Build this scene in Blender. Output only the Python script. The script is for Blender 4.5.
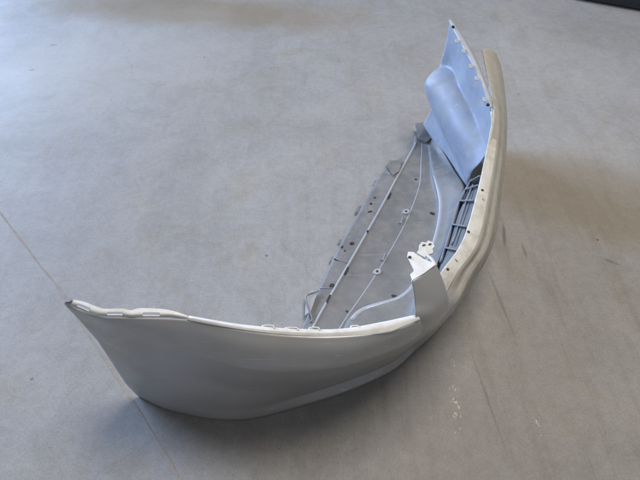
import bpy, bmesh, math, random
from mathutils import Vector, noise

random.seed(7)
for o in list(bpy.data.objects):
    bpy.data.objects.remove(o)
S = bpy.context.scene
C = S.collection

# ------------------------------------------------------------------ camera
cam = bpy.data.objects.new('camera', bpy.data.cameras.new('camera'))
C.objects.link(cam)
cam.location = (0, 0, 1.62)
cam.rotation_euler = (math.radians(90 - 49), 0, 0)
cam.data.sensor_width = 36
cam.data.lens = 36 * 500 / 640
cam.data.clip_start = 0.01
cam.data.clip_end = 200
S.camera = cam

# ------------------------------------------------------------------ light
W = bpy.data.worlds.new('World')
S.world = W
W.use_nodes = True
bgn = W.node_tree.nodes['Background']
bgn.inputs['Color'].default_value = (0.93, 0.95, 1.0, 1)     # dim bounce of the hall
bgn.inputs['Strength'].default_value = 0.19

def area(name, loc, target, sx, sy, power, color):
    l = bpy.data.lights.new(name, 'AREA')
    l.shape = 'RECTANGLE'; l.size = sx; l.size_y = sy
    l.energy = power; l.color = color
    o = bpy.data.objects.new(name, l)
    C.objects.link(o)
    o.location = loc
    d = Vector(target) - Vector(loc)
    o.rotation_euler = d.to_track_quat('-Z', 'Y').to_euler()
    return o
# open loading door: cool daylight coming in low from far left
area('door_daylight', (-8.5, 7.6, 3.2), (0.2, 1.5, 0.3), 6.0, 4.6, 2350, (0.48, 0.66, 1.0))
# hall lamps overhead, warm
area('hall_lamp', (1.1, 1.9, 5.2), (0.6, 1.3, 0), 2.6, 1.6, 215, (1.0, 0.94, 0.85))

S.view_settings.view_transform = 'Standard'
S.view_settings.look = 'None'
S.view_settings.gamma = 1
S.view_settings.exposure = 0

# ------------------------------------------------------------------ helpers
def mat(name):
    m = bpy.data.materials.new(name)
    m.use_nodes = True
    return m, m.node_tree.nodes, m.node_tree.links, m.node_tree.nodes['Principled BSDF']

def nn(N, t, **kw):
    n = N.new(t)
    for k, v in kw.items():
        if k in n.inputs: n.inputs[k].default_value = v
        else: setattr(n, k, v)
    return n

def cr(a, b, c, d, t):
    return 0.5 * ((2 * b) + (c - a) * t + (2 * a - 5 * b + 4 * c - d) * t * t + (3 * b - a - 3 * c + d) * t ** 3)

def spline(pts, n):
    pts = [Vector(p) for p in pts]
    out = []
    for i in range(len(pts) - 1):
        b, c = pts[i], pts[i + 1]
        a = pts[i - 1] if i else b * 2 - c
        d = pts[i + 2] if i + 2 < len(pts) else c * 2 - b
        for k in range(n):
            out.append(cr(a, b, c, d, k / n))
    out.append(pts[-1])
    return out

def grid_points(ctrl, n, m, breaks=None):
    """ctrl[station][row] -> dense grid through the control points; breaks(station) lists rows that stay creased"""
    across = []
    for i, st in enumerate(ctrl):
        cuts = [0] + (list(breaks(i)) if breaks else []) + [len(st) - 1]
        line = []
        for a, b in zip(cuts[:-1], cuts[1:]):
            seg = spline(st[a:b + 1], m)
            line += seg if not line else seg[1:]
        across.append(line)
    cols = [spline([s[j] for s in across], n) for j in range(len(across[0]))]
    return [[cols[j][i] for j in range(len(cols))] for i in range(len(cols[0]))]

def link(name, me, material, parent=None, smooth=True):
    if isinstance(material, (list, tuple)):
        for x in material: me.materials.append(x)
    else:
        me.materials.append(material)
    if smooth:
        for p in me.polygons: p.use_smooth = True
    o = bpy.data.objects.new(name, me)
    C.objects.link(o)
    if parent: o.parent = parent
    return o

def sheet(name, G, material, parent, thick=0.003, skip=None, offset=0.0, slot_of=None):
    nu, nv = len(G), len(G[0])
    vs = [tuple(p) for r in G for p in r]
    fs = []; ms = []
    for i in range(nu - 1):
        for j in range(nv - 1):
            if skip and skip(i, j): continue
            fs.append((i * nv + j, (i + 1) * nv + j, (i + 1) * nv + j + 1, i * nv + j + 1))
            ms.append(slot_of(i, j) if slot_of else 0)
    me = bpy.data.meshes.new(name)
    me.from_pydata(vs, [], fs)
    me.update()
    for p, k in zip(me.polygons, ms): p.material_index = k
    bm = bmesh.new(); bm.from_mesh(me)
    loose = [v for v in bm.verts if not v.link_faces]
    bmesh.ops.delete(bm, geom=loose, context='VERTS')
    bm.to_mesh(me); bm.free()
    o = link(name, me, material, parent)
    md = o.modifiers.new('thickness', 'SOLIDIFY')
    md.thickness = thick; md.offset = offset; md.use_even_offset = False
    return o

def tube_mesh(pts, r, seg=8, flat=1.0, caps=True):
    """swept bar along pts; flat squashes it vertically"""
    vs, fs = [], []
    n = len(pts)
    for i, p in enumerate(pts):
        t = (pts[min(i + 1, n - 1)] - pts[max(i - 1, 0)]).normalized()
        s = t.cross(Vector((0, 0, 1)))
        if s.length < 1e-3: s = Vector((1, 0, 0))
        s.normalize(); u = s.cross(t).normalized()
        rr = r[i] if isinstance(r, list) else r
        for k in range(seg):
            a = 2 * math.pi * k / seg
            vs.append(tuple(p + s * math.cos(a) * rr + u * math.sin(a) * rr * flat))
    for i in range(n - 1):
        for k in range(seg):
            k2 = (k + 1) % seg
            fs.append((i * seg + k, i * seg + k2, (i + 1) * seg + k2, (i + 1) * seg + k))
    if caps:
        fs.append(tuple(range(seg))[::-1])
        fs.append(tuple((n - 1) * seg + k for k in range(seg)))
    me = bpy.data.meshes.new('bar')
    me.from_pydata(vs, [], fs); me.update()
    return me

def frame(p, along, up, name, verts2, thick, material, parent, bev=0.0015):
    """extruded flat outline standing at p: x = along, y = up x along"""
    along = Vector(along).normalized(); up = Vector(up)
    up = (up - along * up.dot(along)).normalized()
    side = up.cross(along).normalized()
    bm = bmesh.new()
    vs = [bm.verts.new(p + along * x + side * y) for x, y in verts2]
    f = bm.faces.new(vs)
    r = bmesh.ops.extrude_face_region(bm, geom=[f])
    for v in r['geom']:
        if isinstance(v, bmesh.types.BMVert): v.co += up * thick
    bmesh.ops.recalc_face_normals(bm, faces=bm.faces)
    if bev: bmesh.ops.bevel(bm, geom=list(bm.edges), offset=bev, segments=1, affect='EDGES')
    me = bpy.data.meshes.new(name); bm.to_mesh(me); bm.free()
    return link(name, me, material, parent, smooth=False)

# ------------------------------------------------------------------ materials
def concrete():
    m, N, L, B = mat('concrete')
    tc = nn(N, 'ShaderNodeTexCoord')
    P3 = tc.outputs['Object']
    def noise_(scale, det=6, rough=0.6, vec=P3, dist=0.0):
        n = nn(N, 'ShaderNodeTexNoise', Scale=scale, Detail=det, Roughness=rough, Distortion=dist)
        L.new(vec, n.inputs['Vector']); return n.outputs['Fac']
    def ramp(fac, stops):
        r = nn(N, 'ShaderNodeValToRGB')
        el = r.color_ramp.elements
        while len(el) > 1: el.remove(el[-1])
        for i, (p, c) in enumerate(stops):
            e = el[0] if i == 0 else el.new(p)
            e.position = p; e.color = (*c, 1) if len(c) == 3 else c
        L.new(fac, r.inputs['Fac']); return r.outputs['Color']
    def mix(a, b, f, mode='MIX'):
        x = nn(N, 'ShaderNodeMix', data_type='RGBA', blend_type=mode)
        for s, v in ((x.inputs['Factor'], f), (x.inputs['A'], a), (x.inputs['B'], b)):
            if isinstance(v, (int, float)): s.default_value = v
            elif isinstance(v, tuple): s.default_value = (*v, 1)
            else: L.new(v, s)
        return x.outputs['Result']
    def math_(op, a, b=None, clamp=False):
        x = nn(N, 'ShaderNodeMath', operation=op, use_clamp=clamp)
        for k, v in ((0, a), (1, b)):
            if v is None: continue
            if isinstance(v, (int, float)): x.inputs[k].default_value = v
            else: L.new(v, x.inputs[k])
        return x.outputs[0]
    def blob(cx, cy, rx, ry, rot, soft0, soft1, wob=0.35, ns=2.2):
        """soft irregular patch on the slab, 1 inside 0 outside"""
        mp = nn(N, 'ShaderNodeMapping', vector_type='TEXTURE')
        mp.inputs['Location'].default_value = (cx, cy, 0)
        mp.inputs['Rotation'].default_value = (0, 0, rot)
        mp.inputs['Scale'].default_value = (rx, ry, 1)
        L.new(P3, mp.inputs['Vector'])
        ln = nn(N, 'ShaderNodeVectorMath', operation='LENGTH')
        L.new(mp.outputs[0], ln.inputs[0])
        w = math_('MULTIPLY', math_('SUBTRACT', noise_(ns, 5, 0.6), 0.5), wob * 2)
        d = math_('ADD', ln.outputs['Value'], w)
        mr = nn(N, 'ShaderNodeMapRange', interpolation_type='SMOOTHSTEP')
        mr.inputs['From Min'].default_value = soft1; mr.inputs['From Max'].default_value = soft0
        L.new(d, mr.inputs['Value'])
        return mr.outputs[0]
    base = ramp(noise_(1.1, 8, 0.62, dist=0.6), [(0.28, (0.275, 0.266, 0.258)), (0.5, (0.315, 0.307, 0.302)), (0.72, (0.355, 0.349, 0.345))])
    fine = ramp(noise_(38, 8, 0.7), [(0.3, (0.82,) * 3), (0.7, (1.12,) * 3)])
    base = mix(base, fine, 0.55, 'MULTIPLY')
    mid = ramp(noise_(6.5, 6, 0.65, dist=1.2), [(0.32, (0.80, 0.785, 0.76)), (0.52, (1, 1, 1)), (0.7, (1.10, 1.10, 1.10))])
    base = mix(base, mid, 0.45, 'MULTIPLY')
    rust = ramp(noise_(2.3, 9, 0.75, dist=0.8), [(0.52, (1, 1, 1)), (0.62, (1.0, 0.95, 0.87)), (0.72, (0.90, 0.82, 0.70))])
    base = mix(base, rust, 0.7, 'MULTIPLY')
    grit = ramp(noise_(150, 5, 0.75), [(0.33, (0.74,) * 3), (0.5, (1.0,) * 3), (0.68, (1.2,) * 3)])
    base = mix(base, grit, 0.6, 'MULTIPLY')
    pores = nn(N, 'ShaderNodeTexVoronoi', Scale=42.0, Randomness=1.0); L.new(P3, pores.inputs['Vector'])
    pm = math_('MULTIPLY', math_('LESS_THAN', pores.outputs['Distance'], 0.085), math_('GREATER_THAN', noise_(5, 4, 0.6), 0.52))
    base = mix(base, (0.17, 0.15, 0.135), math_('MULTIPLY', pm, 0.7))
    # trowel and tyre streaks running away from the door
    mp = nn(N, 'ShaderNodeMapping'); mp.inputs['Rotation'].default_value = (0, 0, 0.22); mp.inputs['Scale'].default_value = (9, 0.7, 1)
    L.new(P3, mp.inputs['Vector'])
    st = ramp(noise_(1.6, 7, 0.7, vec=mp.outputs[0], dist=0.25), [(0.36, (0.72, 0.70, 0.67)), (0.5, (1, 1, 1)), (0.66, (1.06, 1.06, 1.06))])
    base = mix(base, st, mix((0.12,) * 3, (0.40,) * 3, blob(1.1, 0.9, 1.4, 1.6, 0.2, 0.5, 1.1)), 'MULTIPLY')
    # brown patches
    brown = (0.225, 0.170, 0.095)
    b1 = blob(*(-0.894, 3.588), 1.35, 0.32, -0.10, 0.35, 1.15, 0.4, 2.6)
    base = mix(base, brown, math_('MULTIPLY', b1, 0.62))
    b2 = blob(*(1.234, 1.686), 0.62, 0.36, -0.35, 0.5, 1.1, 0.3, 3)  # bumper's brownish shade right of the nose, painted into the slab
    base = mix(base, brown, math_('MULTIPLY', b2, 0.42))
    b3 = blob(*(0.504, 0.696), 0.75, 0.62, 0.3, 0.3, 1.15, 0.4, 2.4)  # shade in front of the bumper, painted as a faint brown
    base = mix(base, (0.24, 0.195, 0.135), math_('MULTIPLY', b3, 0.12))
    # pale patch
    p1 = blob(*(-1.437, 2.899), 1.0, 0.7, 0.3, 0.2, 1.2, 0.5, 2)
    base = mix(base, (0.46, 0.45, 0.43), math_('MULTIPLY', p1, 0.4))
    # white scuffed paint flecks in a row
    v = nn(N, 'ShaderNodeMapping'); v.inputs['Scale'].default_value = (1.0, 0.55, 1); L.new(P3, v.inputs['Vector'])
    fl = math_('GREATER_THAN', noise_(75, 6, 0.75, vec=v.outputs[0]), 0.565)
    fl = math_('MULTIPLY', fl, math_('GREATER_THAN', noise_(14, 3, 0.6), 0.47))
    f1 = math_('MULTIPLY', fl, blob(*(0.453, 0.696), 0.022, 0.19, -0.10, 0.6, 1.0, 0.3, 12))
    f2 = math_('MULTIPLY', fl, blob(*(0.711, 0.612), 0.010, 0.045, 0.0, 0.6, 1.0, 0.2, 12))
    base = mix(base, (0.62, 0.60, 0.55), math_('MULTIPLY', math_('ADD', f1, f2), 0.8))
    # dark scuffs
    for (u, vv, rx, ry, ro, k) in SCUFFS:
        s = blob(u, vv, rx, ry, ro, 0.3, 1.0, 0.25, 16)
        base = mix(base, (0.10, 0.085, 0.07), math_('MULTIPLY', s, k))
    # specks of dirt
    vs = nn(N, 'ShaderNodeTexVoronoi', Scale=7.0, Randomness=1.0); L.new(P3, vs.inputs['Vector'])
    sp = math_('LESS_THAN', vs.outputs['Distance'], 0.045)
    sp = math_('MULTIPLY', sp, math_('GREATER_THAN', noise_(3, 2, 0.5), 0.60))
    base = mix(base, (0.13, 0.085, 0.065), math_('MULTIPLY', sp, 0.65))
    # hairline cracks
    wv = nn(N, 'ShaderNodeTexVoronoi', Scale=0.75, feature='DISTANCE_TO_EDGE')
    wn = nn(N, 'ShaderNodeTexNoise', Scale=2.5, Detail=6.0, Roughness=0.65); L.new(P3, wn.inputs['Vector'])
    wx = nn(N, 'ShaderNodeMix', data_type='VECTOR'); wx.inputs['Factor'].default_value = 0.22
    L.new(P3, wx.inputs['A']); L.new(wn.outputs['Color'], wx.inputs['B']); L.new(wx.outputs['Result'], wv.inputs['Vector'])
    ck = math_('LESS_THAN', wv.outputs['Distance'], 0.0022)
    ck = math_('MULTIPLY', ck, math_('GREATER_THAN', noise_(1.3, 3, 0.6), 0.54))
    base = mix(base, (0.13, 0.11, 0.09), math_('MULTIPLY', ck, 0.15))
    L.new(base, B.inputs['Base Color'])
    rg = nn(N, 'ShaderNodeMapRange'); rg.inputs['To Min'].default_value = 0.42; rg.inputs['To Max'].default_value = 0.72
    L.new(noise_(3.2, 6, 0.6), rg.inputs['Value']); L.new(rg.outputs[0], B.inputs['Roughness'])
    B.inputs['Specular IOR Level'].default_value = 0.19
    bp = nn(N, 'ShaderNodeBump', Strength=0.16, Distance=0.004)
    L.new(math_('ADD', noise_(24, 8, 0.7), math_('MULTIPLY', noise_(180, 3, 0.6), 0.35)), bp.inputs['Height'])
    L.new(bp.outputs[0], B.inputs['Normal'])
    return m

def paint(name, col, metallic, rough, dirt, dcol, bump=0.02, coat=0.0, scale=9.0):
    m, N, L, B = mat(name)
    tc = nn(N, 'ShaderNodeTexCoord')
    n1 = nn(N, 'ShaderNodeTexNoise', Scale=scale, Detail=8.0, Roughness=0.68); L.new(tc.outputs['Object'], n1.inputs['Vector'])
    n2 = nn(N, 'ShaderNodeTexNoise', Scale=scale * 7, Detail=6.0, Roughness=0.7); L.new(tc.outputs['Object'], n2.inputs['Vector'])
    r = nn(N, 'ShaderNodeValToRGB')
    r.color_ramp.elements[0].position = 0.42; r.color_ramp.elements[0].color = (0, 0, 0, 1)
    r.color_ramp.elements[1].position = 0.72; r.color_ramp.elements[1].color = (dirt,) * 3 + (1,)
    L.new(n1.outputs['Fac'], r.inputs['Fac'])
    mul = nn(N, 'ShaderNodeMath', operation='MULTIPLY'); L.new(r.outputs['Color'], mul.inputs[0]); L.new(n2.outputs['Fac'], mul.inputs[1])
    mul2 = nn(N, 'ShaderNodeMath', operation='MULTIPLY', use_clamp=True); L.new(mul.outputs[0], mul2.inputs[0]); mul2.inputs[1].default_value = 1.9
    mx = nn(N, 'ShaderNodeMix', data_type='RGBA')
    mp = nn(N, 'ShaderNodeMapping'); mp.inputs['Rotation'].default_value = (0.3, 0.5, 0.9); mp.inputs['Scale'].default_value = (3, 90, 90)
    L.new(tc.outputs['Object'], mp.inputs['Vector'])
    n3 = nn(N, 'ShaderNodeTexNoise', Scale=1.0, Detail=3.0, Roughness=0.55); L.new(mp.outputs[0], n3.inputs['Vector'])
    sr = nn(N, 'ShaderNodeMapRange'); sr.inputs['From Min'].default_value = 0.66; sr.inputs['From Max'].default_value = 0.72; sr.inputs['To Max'].default_value = 0.5
    L.new(n3.outputs['Fac'], sr.inputs['Value'])
    sc = nn(N, 'ShaderNodeMix', data_type='RGBA'); L.new(sr.outputs[0], sc.inputs['Factor'])
    sc.inputs['A'].default_value = (*col, 1); sc.inputs['B'].default_value = (*[min(0.8, c * 1.6 + 0.03) for c in col], 1)
    L.new(sc.outputs['Result'], mx.inputs['A']); mx.inputs['B'].default_value = (*dcol, 1)
    L.new(mul2.outputs[0], mx.inputs['Factor']); L.new(mx.outputs['Result'], B.inputs['Base Color'])
    me = nn(N, 'ShaderNodeMapRange'); me.inputs['To Min'].default_value = metallic; me.inputs['To Max'].default_value = metallic * 0.2
    L.new(mul2.outputs[0], me.inputs['Value']); L.new(me.outputs[0], B.inputs['Metallic'])
    ro = nn(N, 'ShaderNodeMapRange'); ro.inputs['To Min'].default_value = rough; ro.inputs['To Max'].default_value = min(1, rough + 0.35)
    L.new(mul2.outputs[0], ro.inputs['Value']); L.new(ro.outputs[0], B.inputs['Roughness'])
    B.inputs['Coat Weight'].default_value = coat; B.inputs['Coat Roughness'].default_value = 0.12
    bp = nn(N, 'ShaderNodeBump', Strength=bump * 10, Distance=0.001)
    L.new(n2.outputs['Fac'], bp.inputs['Height']); L.new(bp.outputs[0], B.inputs['Normal'])
    return m

SCUFFS = [(*(0.797, 1.437), 0.010, 0.10, -0.2, 0.55), (*(0.861, 1.352), 0.008, 0.06, 0.0, 0.45),
          (*(0.7, 1.099), 0.008, 0.22, 0.1, 0.3), (*(0.564, 0.696), 0.007, 0.25, 0.12, 0.25),
          (*(1.207, 1.288), 0.05, 0.012, -0.5, 0.4), (*(-0.996, 0.771), 0.010, 0.008, 0, 0.6),
          (*(-1.734, 3.086), 0.03, 0.014, 0.2, 0.4), (*(-1.755, 2.781), 0.022, 0.014, 0.2, 0.5)]
M_floor = concrete()
M_silver = paint('silver_paint', (0.47, 0.48, 0.495), 0.4, 0.38, 0.6, (0.40, 0.37, 0.32), 0.010, 0.25, 5)
M_raw = paint('overspray_plastic', (0.36, 0.38, 0.42), 0.12, 0.40, 0.85, (0.33, 0.32, 0.31), 0.05, 0.0, 11)
M_tray = paint('dusty_grey_plastic', (0.150, 0.148, 0.150), 0.0, 0.5, 1.0, (0.235, 0.222, 0.205), 0.08, 0.0, 13)
M_edge = paint('pale_edge', (0.74, 0.74, 0.735), 0.0, 0.35, 0.6, (0.46, 0.43, 0.38), 0.02, 0.1, 20)
M_black = paint('black_clip_and_hole', (0.012, 0.012, 0.014), 0.0, 0.5, 0.25, (0.06, 0.055, 0.05), 0.03, 0, 30)  # black also painted as the shade inside holes and slots
M_bar = paint('slate_grille_plastic', (0.19, 0.205, 0.24), 0.0, 0.40, 0.5, (0.30, 0.29, 0.27), 0.03, 0, 20)
M_tan = paint('worn_warm_lit_nose', (0.47, 0.455, 0.415), 0.15, 0.45, 1.0, (0.33, 0.295, 0.235), 0.04, 0.0, 14)  # warm lamp light mixed into the tan, under real grime
M_blue = paint('inner_plastic_blue_light', (0.255, 0.295, 0.375), 0.08, 0.50, 1.0, (0.34, 0.345, 0.36), 0.06, 0.0, 16)  # blue of the door daylight tinted into the grey plastic
M_cream = paint('soiled_cream_flange', (0.64, 0.63, 0.59), 0.0, 0.42, 1.0, (0.38, 0.345, 0.28), 0.03, 0.0, 13)
M_joint = paint('joint_filler', (0.29, 0.25, 0.215), 0.0, 0.9, 1.0, (0.35, 0.33, 0.31), 0.1, 0, 25)
M_navy = paint('dark_navy_edge', (0.010, 0.014, 0.030), 0.2, 0.35, 0.2, (0.05, 0.05, 0.05), 0.01, 0.3, 8)

# ------------------------------------------------------------------ floor
me = bpy.data.meshes.new('floor')
n = 8
vs = [(-8 + 16 * i / n, -4 + 16 * j / n, 0) for j in range(n + 1) for i in range(n + 1)]
fs = [(j * (n + 1) + i, j * (n + 1) + i + 1, (j + 1) * (n + 1) + i + 1, (j + 1) * (n + 1) + i) for j in range(n) for i in range(n)]
me.from_pydata(vs, [], fs)
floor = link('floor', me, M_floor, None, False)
floor['kind'] = 'structure'
# thin saw-cut joint filled with brown grit
jp = spline([(-3.0, 3.1, 0), (-1.684, 1.804, 0), (-1.441, 1.569, 0), (-1.22, 1.341, 0), (-1.014, 1.132, 0), (-0.834, 0.924, 0), (-0.636, 0.7, 0), (-0.463, 0.491, 0), (-0.30, 0.28, 0), (0.05, -0.2, 0)], 14)
bm = bmesh.new(); prev = None
for i, p in enumerate(jp):
    t = (jp[min(i + 1, len(jp) - 1)] - jp[max(i - 1, 0)]).normalized(); s = Vector((-t.y, t.x, 0))
    w = 0.0042 + 0.003 * noise.noise(p * 9)
    p = p + s * 0.003 * noise.noise(p * 6 + Vector((3, 0, 0)))
    row = [bm.verts.new(p + s * w * k + Vector((0, 0, 0.0008 if abs(k) > .5 else 0.0022))) for k in (-1, 0, 1)]
    if prev:
        for k in (0, 1): bm.faces.new((prev[k], prev[k + 1], row[k + 1], row[k]))
    prev = row
bmesh.ops.recalc_face_normals(bm, faces=bm.faces)
me = bpy.data.meshes.new('floor_joint'); bm.to_mesh(me); bm.free()
link('floor_joint', me, M_joint, floor)

# ------------------------------------------------------------------ bumper cover
bumper = bpy.data.objects.new('bumper_cover', None)
C.objects.link(bumper)
bumper.location = (0, 0, 0)
bumper['label'] = 'silver car bumper cover standing on the concrete floor, its grey inside and undertray showing'
bumper['category'] = 'bumper'

# outer skin: station by station from the near wheel arch round the nose to the far wheel arch
skin = [
 [(-0.633, 0.697, 0.58), (-0.631, 0.698, 0.555), (-0.631, 0.703, 0.525), (-0.629, 0.718, 0.36), (-0.627, 0.713, 0.1), (-0.61, 0.709, 0.003)],
 [(-0.551, 0.665, 0.575), (-0.544, 0.664, 0.553), (-0.538, 0.667, 0.52), (-0.54, 0.681, 0.33), (-0.53, 0.674, 0.09), (-0.514, 0.667, 0.003)],
 [(-0.466, 0.662, 0.57), (-0.454, 0.655, 0.545), (-0.444, 0.65, 0.505), (-0.45, 0.658, 0.295), (-0.443, 0.655, 0.08), (-0.421, 0.644, 0.003)],
 [(-0.332, 0.669, 0.55), (-0.325, 0.65, 0.515), (-0.322, 0.632, 0.465), (-0.341, 0.65, 0.255), (-0.343, 0.646, 0.055), (-0.333, 0.631, 0.003)],
 [(-0.2, 0.653, 0.53), (-0.194, 0.626, 0.492), (-0.191, 0.606, 0.435), (-0.21, 0.65, 0.195), (-0.222, 0.648, 0.05), (-0.223, 0.634, 0.003)],
 [(-0.076, 0.647, 0.51), (-0.074, 0.624, 0.476), (-0.073, 0.603, 0.418), (-0.079, 0.667, 0.185), (-0.079, 0.693, 0.04), (-0.067, 0.674, 0.003)],
 [(0.051, 0.656, 0.49), (0.054, 0.633, 0.458), (0.058, 0.621, 0.405), (0.074, 0.703, 0.185), (0.085, 0.752, 0.03), (0.095, 0.727, 0.003)],
 [(0.171, 0.682, 0.47), (0.176, 0.673, 0.44), (0.183, 0.67, 0.39), (0.214, 0.758, 0.19), (0.24, 0.818, 0.03), (0.248, 0.8, 0.003)],
 [(0.268, 0.735, 0.45), (0.274, 0.731, 0.42), (0.28, 0.735, 0.365), (0.304, 0.806, 0.2), (0.328, 0.886, 0.03), (0.334, 0.873, 0.003)],
 [(0.333, 0.863, 0.4), (0.369, 0.849, 0.385), (0.384, 0.841, 0.365), (0.401, 0.843, 0.34), (0.429, 0.904, 0.2), (0.435, 0.972, 0.003)],
 [(0.365, 0.915, 0.42), (0.423, 0.925, 0.408), (0.441, 0.936, 0.385), (0.464, 0.938, 0.37), (0.516, 1, 0.27), (0.567, 1.164, 0.003)],
 [(0.455, 1.043, 0.42), (0.51, 1.049, 0.408), (0.531, 1.069, 0.385), (0.555, 1.078, 0.37), (0.618, 1.169, 0.27), (0.677, 1.323, 0.003)],
 [(0.55, 1.274, 0.42), (0.598, 1.29, 0.41), (0.62, 1.313, 0.388), (0.642, 1.329, 0.373), (0.707, 1.434, 0.28), (0.744, 1.536, 0.003)],
 [(0.624, 1.48, 0.43), (0.667, 1.499, 0.42), (0.687, 1.524, 0.4), (0.708, 1.542, 0.385), (0.772, 1.655, 0.3), (0.784, 1.717, 0.003)],
 [(0.669, 1.625, 0.47), (0.698, 1.646, 0.46), (0.718, 1.674, 0.44), (0.739, 1.702, 0.425), (0.8, 1.816, 0.35), (0.843, 1.895, 0.003)],
 [(0.679, 1.736, 0.5), (0.697, 1.758, 0.495), (0.718, 1.789, 0.48), (0.75, 1.842, 0.46), (0.808, 1.953, 0.4), (0.835, 1.949, 0.003)],
 [(0.685, 1.881, 0.52), (0.703, 1.897, 0.515), (0.725, 1.925, 0.503), (0.757, 1.973, 0.485), (0.814, 2.077, 0.43), (0.823, 2.011, 0.003)],
 [(0.697, 2.033, 0.53), (0.714, 2.047, 0.525), (0.736, 2.066, 0.515), (0.764, 2.09, 0.495), (0.804, 2.146, 0.45), (0.816, 2.076, 0.003)],
]
for st in skin:                       # the bottom edge turns inwards a hand's breadth along the floor
    b = Vector(st[-1]); c = (Vector((0.12, 1.45, b.z)) - b).normalized()
    st.append(b + c * 0.05 + Vector((0, 0, 0.001)))
G = grid_points(skin, 8, 6, lambda i: (2, 3, 4, 5) if i < 9 else (1, 2, 3, 4, 5))
# the nose is tan with dirt and painted-in warm light
sk = sheet('outer_skin', G, [M_silver, M_tan], bumper, 0.004, offset=-1, slot_of=lambda i, j: 1 if i >= 73 else 0)
GS = G

# inner wall of the far side with the rounded lamp pocket pressed into it
wall = [
 [(0.567, 2.148, 0.598), (0.568, 2.14, 0.52), (0.557, 2.129, 0.42), (0.547, 2.105, 0.3), (0.558, 2.12, 0.19), (0.532, 2.143, 0.06)],
 [(0.593, 2.046, 0.573), (0.597, 2.057, 0.48), (0.593, 2.06, 0.39), (0.586, 2.045, 0.29), (0.582, 2.053, 0.19), (0.559, 2.065, 0.05)],
 [(0.621, 1.942, 0.548), (0.625, 1.927, 0.46), (0.617, 1.922, 0.37), (0.616, 1.923, 0.27), (0.603, 1.922, 0.17), (0.591, 1.945, 0.05)],
 [(0.653, 1.821, 0.515), (0.661, 1.786, 0.42), (0.652, 1.765, 0.33), (0.643, 1.757, 0.23), (0.638, 1.769, 0.14), (0.623, 1.8, 0.06)],
 [(0.667, 1.697, 0.48), (0.674, 1.656, 0.4), (0.671, 1.643, 0.32), (0.666, 1.643, 0.24), (0.656, 1.651, 0.16), (0.638, 1.654, 0.08)],
 [(0.672, 1.62, 0.455), (0.669, 1.579, 0.4), (0.669, 1.58, 0.34), (0.666, 1.582, 0.27), (0.668, 1.617, 0.19), (0.655, 1.626, 0.1)],
]
G = grid_points(wall, 12, 12)
a0, a1 = Vector((0.583, 2.053, 0.29)), Vector((0.678, 1.607, 0.21))
ax = a1 - a0
inw = Vector((-0.82, -0.30, 0.48)).normalized()
for gi, r in enumerate(G):
    for k, p in enumerate(r):
        t = (p - a0).dot(ax) / ax.dot(ax)
        tc_ = min(max(t, 0.0), 1.2)
        d = (p - (a0 + ax * tc_))
        d -= inw * d.dot(inw)
        R = 0.125 - 0.020 * tc_
        q = d.length / R
        if q < 1.0:
            fade = min(1.0, (len(r) - 1 - k) / 9)
            r[k] = p + inw * (0.100 - 0.070 * min(1, tc_)) * (1 - q * q) ** 1.25 * fade * fade * (3 - 2 * fade)
for r in G:
    for k, p in enumerate(r):
        r[k] = p + inw * (0.005 * noise.noise(p * 7) + 0.0012 * noise.noise(p * 26)) * min(1, k / 6)
iw = sheet('inner_wall', G, M_blue, bumper, 0.003, offset=0)

# undertray
tray = [
 [(-0.128, 0.788, 0.02), (-0.093, 0.785, 0.025), (-0.007, 0.8, 0.025), (0.052, 0.828, 0.03), (0.069, 0.829, 0.05), (0.21, 0.87, 0.06), (0.284, 0.88, 0.09)],
 [(-0.049, 1.005, 0.02), (-0.022, 0.968, 0.025), (0.081, 0.972, 0.025), (0.119, 0.994, 0.03), (0.136, 1, 0.055), (0.298, 0.977, 0.065), (0.348, 0.984, 0.1)],
 [(0.008, 1.166, 0.02), (0.071, 1.162, 0.025), (0.179, 1.129, 0.025), (0.289, 1.065, 0.03), (0.306, 1.075, 0.055), (0.357, 1.057, 0.075), (0.381, 1.055, 0.13)],
 [(0.084, 1.363, 0.02), (0.168, 1.359, 0.025), (0.266, 1.278, 0.025), (0.371, 1.178, 0.03), (0.391, 1.179, 0.055), (0.433, 1.181, 0.085), (0.443, 1.168, 0.15)],
 [(0.21, 1.632, 0.02), (0.279, 1.589, 0.025), (0.375, 1.491, 0.025), (0.468, 1.382, 0.03), (0.484, 1.377, 0.055), (0.516, 1.356, 0.085), (0.514, 1.325, 0.15)],
 [(0.316, 1.861, 0.02), (0.365, 1.776, 0.025), (0.461, 1.713, 0.025), (0.521, 1.597, 0.03), (0.536, 1.578, 0.055), (0.568, 1.541, 0.085), (0.589, 1.494, 0.15)],
 [(0.395, 1.921, 0.02), (0.427, 1.907, 0.025), (0.494, 1.892, 0.025), (0.524, 1.77, 0.03), (0.536, 1.776, 0.05), (0.578, 1.72, 0.075), (0.631, 1.611, 0.12)],
 [(0.466, 2.022, 0.02), (0.481, 2.024, 0.025), (0.516, 2.024, 0.025), (0.541, 1.986, 0.03), (0.549, 1.979, 0.035), (0.579, 1.9, 0.05), (0.619, 1.758, 0.09)],
 [(0.491, 2.096, 0.02), (0.5, 2.098, 0.025), (0.517, 2.106, 0.025), (0.536, 2.099, 0.03), (0.546, 2.097, 0.032), (0.571, 2.039, 0.045), (0.598, 1.92, 0.07)],
]
GT = grid_points(tray, 10, 6)
ut = sheet('undertray', GT, M_tray, bumper, 0.003, offset=-1)

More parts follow.
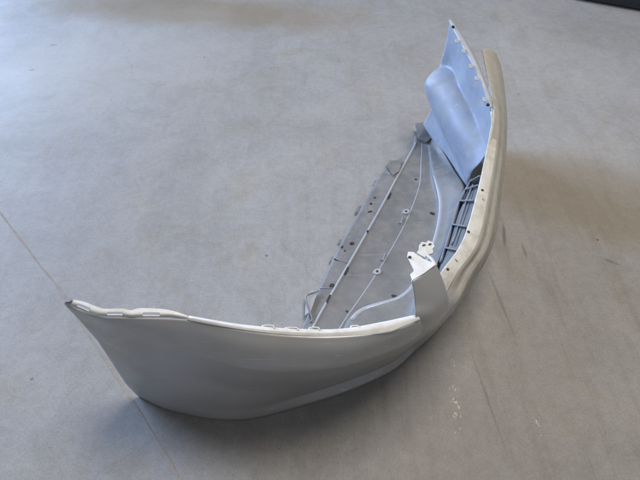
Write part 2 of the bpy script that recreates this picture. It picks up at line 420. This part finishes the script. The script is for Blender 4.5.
def along(row):
    return [g[row * 6] for g in GT]
def lift(L, z):
    return [p + Vector((0, 0, z)) for p in L]
r1 = lift(along(1), 0.002)
me = tube_mesh(r1[4:-8], 0.0055, 8, 1.1); link('rib', me, M_raw, ut)
r2 = lift(along(2), 0.001)
me = tube_mesh(r2[4:-9], 0.0030, 8, 1.0); link('rib', me, M_raw, ut)
r3 = lift(along(4), 0.000)
me = tube_mesh(r3[8:62], [0.010 if i < 44 else 0.010 * (54 - i) / 10 + .001 for i in range(54)], 10, 0.6); link('ridge', me, M_raw, ut)

def disc(name, p, rx, ry, rot, h, material, parent, seg=14):
    bm = bmesh.new()
    for (z, k) in ((0, 1.0), (h, 0.86)):
        pass
    lo = [bm.verts.new((p.x + math.cos(rot) * rx * math.cos(a) - math.sin(rot) * ry * math.sin(a), p.y + math.sin(rot) * rx * math.cos(a) + math.cos(rot) * ry * math.sin(a), p.z - 0.002)) for a in [2 * math.pi * i / seg for i in range(seg)]]
    hi = [bm.verts.new((p.x + (v.co.x - p.x) * .9, p.y + (v.co.y - p.y) * .9, p.z + h)) for v in lo]
    bm.faces.new(hi); bm.faces.new(lo[::-1])
    for i in range(seg): bm.faces.new((lo[i], lo[(i + 1) % seg], hi[(i + 1) % seg], hi[i]))
    me = bpy.data.meshes.new(name); bm.to_mesh(me); bm.free()
    return link(name, me, material, parent, False)

def snap(p, grid, dz=0.0):
    p = Vector(p)
    q = min((v for r in grid for v in r), key=lambda v: (v.x - p.x) ** 2 + (v.y - p.y) ** 2)
    return Vector((p.x, p.y, q.z + dz))

# bosses; holes and slots are flat black shapes, their shade painted
for p in ((0.381, 1.548, 0.028), (0.228, 1.214, 0.028)):
    p = snap(p, GT, .003)
    b = disc('boss', p, 0.019, 0.015, 0.6, 0.005, M_raw, ut)
    disc('clip_hole', p + Vector((0, 0, 0.005)), 0.006, 0.006, 0, 0.0010, M_black, b)
for (p, rx, ry, ro) in (((0.497, 1.535, 0.042), .014, .008, -0.6), ((0.287, 1.094, 0.034), .015, .008, -0.5), ((0.452, 1.762, 0.031), .006, .006, 0), ((0.101, 1.029, 0.031), .0055, .0055, 0),
                        ((0.23, 1.602, 0.031), .007, .007, 0), ((0.222, 1.552, 0.031), .012, .004, .3), ((0.092, 1.348, 0.031), .008, .005, 1.0), ((0.069, 1.279, 0.031), .014, .004, -.4),
                        ((0.134, 1.365, 0.031), .011, .009, .4), ((0.047, 1.148, 0.031), .012, .010, .5), ((0.34, 1.826, 0.031), .008, .008, 0), ((0.25, 1.641, 0.031), .005, .005, 0),
                        ((0.103, 1.326, 0.031), .004, .004, 0)):
    disc('dark_disc', snap(p, GT, .0035), rx, ry, ro, 0.0012, M_black, ut)  # flat black discs painted as the dark of holes
for (u, q) in (((0.318, 1.646, 0.038), 0), ((0.108, 1.217, 0.038), 0), ((0.034, 1.083, 0.038), 0), ((0.209, 1.438, 0.038), 1)):
    p = Vector(u); d = Vector((.364, .841, 0))
    frame(p - d.normalized() * 0.02, d, (0, 0, 1), 'slot', [(0, -.004), (.034 if not q else .01, -.004), (.034 if not q else .01, .004), (0, .004)], 0.0035, M_black, ut, 0.0008)
for p in ((0.351, 1.474, 0.03), (0.256, 1.269, 0.03)):
    p = Vector(p)
    frame(p, (.3, .9, 0), (0, 0, 1), 'locating_tab', [(0, 0), (.040, 0), (.040, .003), (.003, .003), (.003, .014), (0, .014)], 0.006, M_raw, ut)
for a, b in (((0.057, 1.288, 0.026), (0.117, 1.255, 0.028)), ((0.316, 1.817, 0.026), (0.359, 1.772, 0.028)), ((0, 1.138, 0.026), (0.058, 1.136, 0.028))):
    a, b = snap(a, GT, .004), snap(b, GT, .004)
    link('cross_rib', tube_mesh([a, a.lerp(b, .5), b], 0.0022, 6), M_bar, ut)
for p, L1, d1 in (((0.165, 1.55, 0.02), .05, .012), ((0.089, 1.374, 0.02), .022, .016), ((0.045, 1.272, 0.02), .034, .009), ((0.263, 1.739, 0.02), .028, .014)):
    frame(snap(p, GT, -.001), (.35, .84, 0), (0, 0, 1), 'edge_notch', [(0, -.004), (.002, d1 * .8), (.007, d1), (L1 - .006, d1 * .9), (L1, -.004)], 0.0036, M_tray, ut)
# tabs on the rear edge of the tray
tabs = [([(0.497, 2.173, 0.045), (0.56, 2.161, 0.06), (0.581, 2.071, 0.045), (0.534, 2.021, 0.04), (0.498, 2.053, 0.04)], M_tray),
        ([(-0.054, 1.097, 0.03), (-0.031, 1.121, 0.03), (-0.008, 1.111, 0.03), (-0.019, 1.079, 0.03), (-0.034, 1.025, 0.03), (-0.056, 1.007, 0.03)], M_raw),
        ([(0.319, 1.856, 0.03), (0.342, 1.893, 0.03), (0.401, 1.893, 0.03), (0.377, 1.813, 0.03), (0.346, 1.784, 0.03)], M_tray)]
for L_, mt in tabs:
    bm = bmesh.new()
    f = bm.faces.new([bm.verts.new(p) for p in L_])
    r = bmesh.ops.extrude_face_region(bm, geom=[f])
    for v in r['geom']:
        if isinstance(v, bmesh.types.BMVert): v.co.z += 0.005
    bmesh.ops.recalc_face_normals(bm, faces=bm.faces)
    me = bpy.data.meshes.new('edge_tab'); bm.to_mesh(me); bm.free()
    link('edge_tab', me, mt, ut, False)
me = tube_mesh(spline([(-0.004, 1.117, 0.035), (-0.053, 1.086, 0.04), (-0.03, 0.996, 0.035), (-0.037, 0.981, 0.03)], 6), 0.003, 6); link('edge_hook', me, M_bar, ut)

# near flange with slots, and the pale lip along the lamp opening
fl = [[(-0.633, 0.692, 0.583), (-0.627, 0.696, 0.59), (-0.623, 0.7, 0.592)],
      [(-0.596, 0.682, 0.58), (-0.589, 0.684, 0.59), (-0.583, 0.693, 0.592)],
      [(-0.555, 0.664, 0.578), (-0.548, 0.668, 0.588), (-0.543, 0.678, 0.59)],
      [(-0.528, 0.661, 0.576), (-0.523, 0.664, 0.586), (-0.523, 0.674, 0.588)],
      [(-0.49, 0.663, 0.572), (-0.486, 0.666, 0.582), (-0.485, 0.677, 0.585)],
      [(-0.464, 0.662, 0.57), (-0.461, 0.663, 0.58), (-0.463, 0.674, 0.582)],
      [(-0.443, 0.664, 0.568), (-0.44, 0.666, 0.578), (-0.443, 0.681, 0.58)],
      [(-0.396, 0.667, 0.562), (-0.394, 0.67, 0.572), (-0.396, 0.683, 0.574)],
      [(-0.363, 0.67, 0.556), (-0.361, 0.671, 0.566), (-0.362, 0.68, 0.568)],
      [(-0.329, 0.667, 0.551), (-0.328, 0.67, 0.556), (-0.328, 0.673, 0.557)]]
GF = grid_points(fl, 6, 4)
def slot(i, j):
    return 2 <= j <= 4 and (i in range(5, 10) or i in range(19, 25) or i in range(37, 42))
fo = sheet('mounting_flange', GF, M_edge, bumper, 0.0025, skip=slot)
for p in fo.data.polygons: p.use_smooth = False
fo['label'] = 'pale slotted mounting flange on the near arm'
disc('dark_disc', Vector((-0.617, 0.693, 0.594)), .009, .006, .2, 0.004, M_bar, fo)
lip = [[(-0.331, 0.666, 0.55), (-0.328, 0.67, 0.556), (-0.327, 0.675, 0.554)],
       [(-0.2, 0.65, 0.532), (-0.2, 0.656, 0.536), (-0.201, 0.663, 0.534)],
       [(-0.076, 0.645, 0.512), (-0.076, 0.653, 0.517), (-0.076, 0.662, 0.515)],
       [(0.051, 0.653, 0.49), (0.051, 0.663, 0.497), (0.052, 0.673, 0.495)],
       [(0.171, 0.676, 0.47), (0.168, 0.691, 0.478), (0.167, 0.706, 0.476)],
       [(0.224, 0.701, 0.462), (0.222, 0.713, 0.468), (0.221, 0.725, 0.466)],
       [(0.272, 0.729, 0.452), (0.268, 0.733, 0.458), (0.262, 0.741, 0.456)]]
lo = sheet('lamp_lip', grid_points(lip, 10, 4), M_edge, bumper, 0.003)
lo['label'] = 'pale lip under the lamp opening'
for p, w in (((-0.131, 0.658, 0.524), .03), ((-0.073, 0.657, 0.515), .034), ((-0.015, 0.663, 0.506), .026), ((0.091, 0.679, 0.488), .022)):
    p = Vector(p)
    L_ = [p + Vector((-w / 2, 0, 0)), p + Vector((-w / 2 * .8, .007, .001)), p + Vector((w / 2 * .8, .007, .001)), p + Vector((w / 2, 0, 0))]
    link('clip_loop', tube_mesh(spline(L_, 4), 0.0022, 6), M_edge, lo)

# far flange with its row of little tabs
ff = [[(0.56, 2.152, 0.605), (0.569, 2.148, 0.607), (0.577, 2.136, 0.604)],
      [(0.587, 2.024, 0.58), (0.604, 2.026, 0.583), (0.616, 2.019, 0.578)],
      [(0.615, 1.92, 0.556), (0.63, 1.92, 0.56), (0.643, 1.915, 0.554)],
      [(0.641, 1.814, 0.528), (0.652, 1.816, 0.531), (0.66, 1.81, 0.526)],
      [(0.658, 1.715, 0.5), (0.67, 1.719, 0.502), (0.674, 1.713, 0.497)],
      [(0.662, 1.666, 0.487), (0.671, 1.67, 0.489), (0.674, 1.664, 0.484)]]
GFF = grid_points(ff, 8, 3)
fo2 = sheet('mounting_flange', GFF, M_raw, bumper, 0.003)
fo2['label'] = 'narrow flange with small tabs along the far arm'
for p in ((0.579, 2.026, 0.583), (0.6, 1.967, 0.57), (0.617, 1.883, 0.55), (0.632, 1.819, 0.534), (0.649, 1.714, 0.505)):
    p = Vector(p)
    frame(p, (-.1, -.95, -.25), (0, 0, 1), 'flange_tab', [(0, 0), (.004, -.009), (.022, -.009), (.028, 0), (.024, .006), (.004, .006)], 0.003, M_raw, fo2, 0.0008)
for p in ((0.571, 2.098, 0.6), (0.653, 1.672, 0.497)):
    disc('dark_disc', Vector(p), .007, .007, 0, 0.004, M_black, fo2)

# corner post between lamp and grille openings, with its fixing bracket
post = [
 [(0.244, 0.786, 0.55), (0.251, 0.769, 0.52), (0.256, 0.751, 0.49), (0.26, 0.729, 0.46), (0.276, 0.731, 0.372)],
 [(0.266, 0.801, 0.552), (0.277, 0.782, 0.52), (0.288, 0.764, 0.485), (0.297, 0.744, 0.445), (0.316, 0.752, 0.352)],
 [(0.291, 0.821, 0.552), (0.304, 0.8, 0.518), (0.319, 0.781, 0.478), (0.331, 0.77, 0.43), (0.352, 0.782, 0.342)],
 [(0.316, 0.844, 0.55), (0.333, 0.83, 0.518), (0.353, 0.816, 0.472), (0.371, 0.811, 0.42), (0.394, 0.832, 0.335)],
]
po = sheet('corner_post', grid_points(post, 6, 5), M_silver, bumper, 0.005, offset=1)
def plate(name, L_, th, material, parent):
    bm = bmesh.new()
    f = bm.faces.new([bm.verts.new(p) for p in L_])
    bmesh.ops.recalc_face_normals(bm, faces=[f])
    r = bmesh.ops.extrude_face_region(bm, geom=[f])
    for v in r['geom']:
        if isinstance(v, bmesh.types.BMVert): v.co.z += th
    bmesh.ops.recalc_face_normals(bm, faces=bm.faces)
    bmesh.ops.bevel(bm, geom=list(bm.edges), offset=0.0008, segments=1, affect='EDGES')
    me = bpy.data.meshes.new(name); bm.to_mesh(me); bm.free()
    return link(name, me, material, parent, False)
br = plate('bracket', [(0.244, 0.786, 0.55), (0.241, 0.807, 0.549), (0.253, 0.819, 0.549), (0.24, 0.868, 0.55), (0.244, 0.884, 0.55), (0.258, 0.884, 0.55), (0.285, 0.858, 0.55), (0.315, 0.839, 0.552), (0.278, 0.808, 0.552)], 0.004, M_edge, po)
disc('clip_hole', Vector((0.246, 0.863, 0.556)), .005, .004, 0, .0015, M_black, br)
b2 = plate('bracket', [(0.286, 0.944, 0.47), (0.295, 0.958, 0.472), (0.298, 0.974, 0.47), (0.307, 0.986, 0.472), (0.32, 0.982, 0.474), (0.327, 0.99, 0.474), (0.338, 0.982, 0.476), (0.342, 0.963, 0.478), (0.335, 0.955, 0.476), (0.335, 0.941, 0.474), (0.32, 0.935, 0.472), (0.31, 0.925, 0.47)], 0.006, M_cream, po)
for p in ((0.311, 0.97, 0.48), (0.329, 0.972, 0.482)):
    disc('clip_hole', Vector(p), .006, .003, .4, .0015, M_black, b2)

link('bracket_stem', tube_mesh([Vector((0.317, 0.937, 0.474)), Vector((0.32, 0.897, 0.505)), Vector((0.314, 0.842, 0.548))], 0.006, 6, 0.5), M_cream, po)

# lower grille seen from behind: rails and cross bars
lowr = spline([(0.451, 1.161, 0.16), (0.508, 1.3, 0.16), (0.566, 1.449, 0.16), (0.612, 1.538, 0.16), (0.654, 1.607, 0.165)], 6)
uppr = spline([(0.4, 0.978, 0.385), (0.468, 1.091, 0.385), (0.527, 1.221, 0.385), (0.568, 1.321, 0.385), (0.595, 1.397, 0.385)], 6)
def blade(name, ring_a, ring_b, material):
    bm = bmesh.new()
    q = [bm.verts.new(v) for v in ring_a + ring_b]
    bm.faces.new(q[:4][::-1]); bm.faces.new(q[4:])
    for k in range(4): bm.faces.new((q[k], q[(k + 1) % 4], q[4 + (k + 1) % 4], q[4 + k]))
    bmesh.ops.recalc_face_normals(bm, faces=bm.faces)
    bmesh.ops.bevel(bm, geom=list(bm.edges), offset=0.001, segments=1, affect='EDGES')
    me = bpy.data.meshes.new(name); bm.to_mesh(me); bm.free()
    return link(name, me, material, bumper, False)
link('grille_rail', tube_mesh(lowr, 0.007, 6, 1.3), M_bar, bumper, True)
midr = [a.lerp(b, 0.52) for a, b in zip(lowr, uppr)]
link('grille_rail', tube_mesh(midr[4:21], 0.005, 6, 1.6), M_bar, bumper, True)
for i in (3, 8, 14, 19, 23):
    a, b = lowr[i], uppr[i]
    t = (lowr[min(i + 1, 24)] - lowr[i - 1]).normalized()
    out = Vector((t.y, -t.x, 0)).normalized()
    blade('grille_bar', *[[base + t * 0.004 * sx + out * 0.045 * (sy - .15) for sx, sy in ((-1, 0), (1, 0), (1, 1), (-1, 1))] for base in (a, b)], M_bar)

cb = []
for a, b in zip(lowr, uppr):
    o_ = (b - a); o_.z = 0; o_.normalize()
    cb.append([a + o_ * 0.012 + Vector((0, 0, -0.02)), a + o_ * 0.05 + Vector((0, 0, 0.0)), a.lerp(b, 0.4) + o_ * 0.065, a.lerp(b, .8) + o_ * 0.06])
sheet('added_grille_panel', grid_points(cb, 1, 4), M_tray, bumper, 0.003)  # panel added behind the bars so the openings look lighter
for row, rr in ((15, .0028), (19, .0022), (22, .0022)):
    pts = [GS[i][row] + Vector((0, 0, .002)) for i in range(75, 128)]
    link('character_line', tube_mesh(pts, rr, 6), M_cream if row == 15 else M_tan, sk)

# pale nose flange with clip holes
nf = [[(0.332, 0.861, 0.404), (0.349, 0.849, 0.4), (0.368, 0.846, 0.389)],
      [(0.363, 0.912, 0.424), (0.392, 0.916, 0.419), (0.418, 0.921, 0.413)],
      [(0.452, 1.04, 0.424), (0.48, 1.042, 0.419), (0.505, 1.045, 0.413)],
      [(0.547, 1.27, 0.424), (0.571, 1.274, 0.42), (0.594, 1.285, 0.414)],
      [(0.62, 1.475, 0.434), (0.639, 1.48, 0.43), (0.662, 1.493, 0.425)],
      [(0.651, 1.57, 0.454), (0.668, 1.579, 0.45), (0.685, 1.59, 0.444)],
      [(0.66, 1.605, 0.466), (0.667, 1.611, 0.466), (0.678, 1.624, 0.466)],
      [(0.664, 1.653, 0.478), (0.667, 1.658, 0.477), (0.67, 1.662, 0.476)]]
GN = grid_points(nf, 10, 6)
nfl = sheet('nose_flange', GN, M_cream, bumper, 0.003, offset=0)
nfl['label'] = 'pale flange with clip holes along the nose'
for p in ((0.564, 1.27, 0.433), (0.477, 1.074, 0.433), (0.385, 0.923, 0.43)):
    disc('clip_hole', snap(p, GN, .0015), .0055, .0055, 0, 0.001, M_black, nfl)
for p in ((0.416, 0.959, 0.413), (0.556, 1.229, 0.415)):
    disc('clip_hole', snap(p, GN, .0015), .009, .003, -.9, 0.001, M_bar, nfl)

# ------------------------------------------------------------------ dark panel at the far edge of the floor
pr = [(0, 0.0), (-0.03, 0.05), (-0.02, 0.12), (0.03, 0.19), (0.10, 0.23), (0.2, 0.25)]
G = []
for i in range(15):
    t = i / 14
    x = 1.85 + 1.9 * t; y = 3.77 - 0.88 * t
    G.append([Vector((x + 0.2 * a, y + a, 0.006 + z)) for a, z in pr])
G = grid_points([[g[j] for j in range(len(pr))] for g in G], 2, 4)
dk = sheet('dark_panel', G, M_navy, None, 0.004)  # stands for an unidentified dark edge
dk['label'] = 'dark navy panel at the far edge of the floor'
dk['category'] = 'panel'
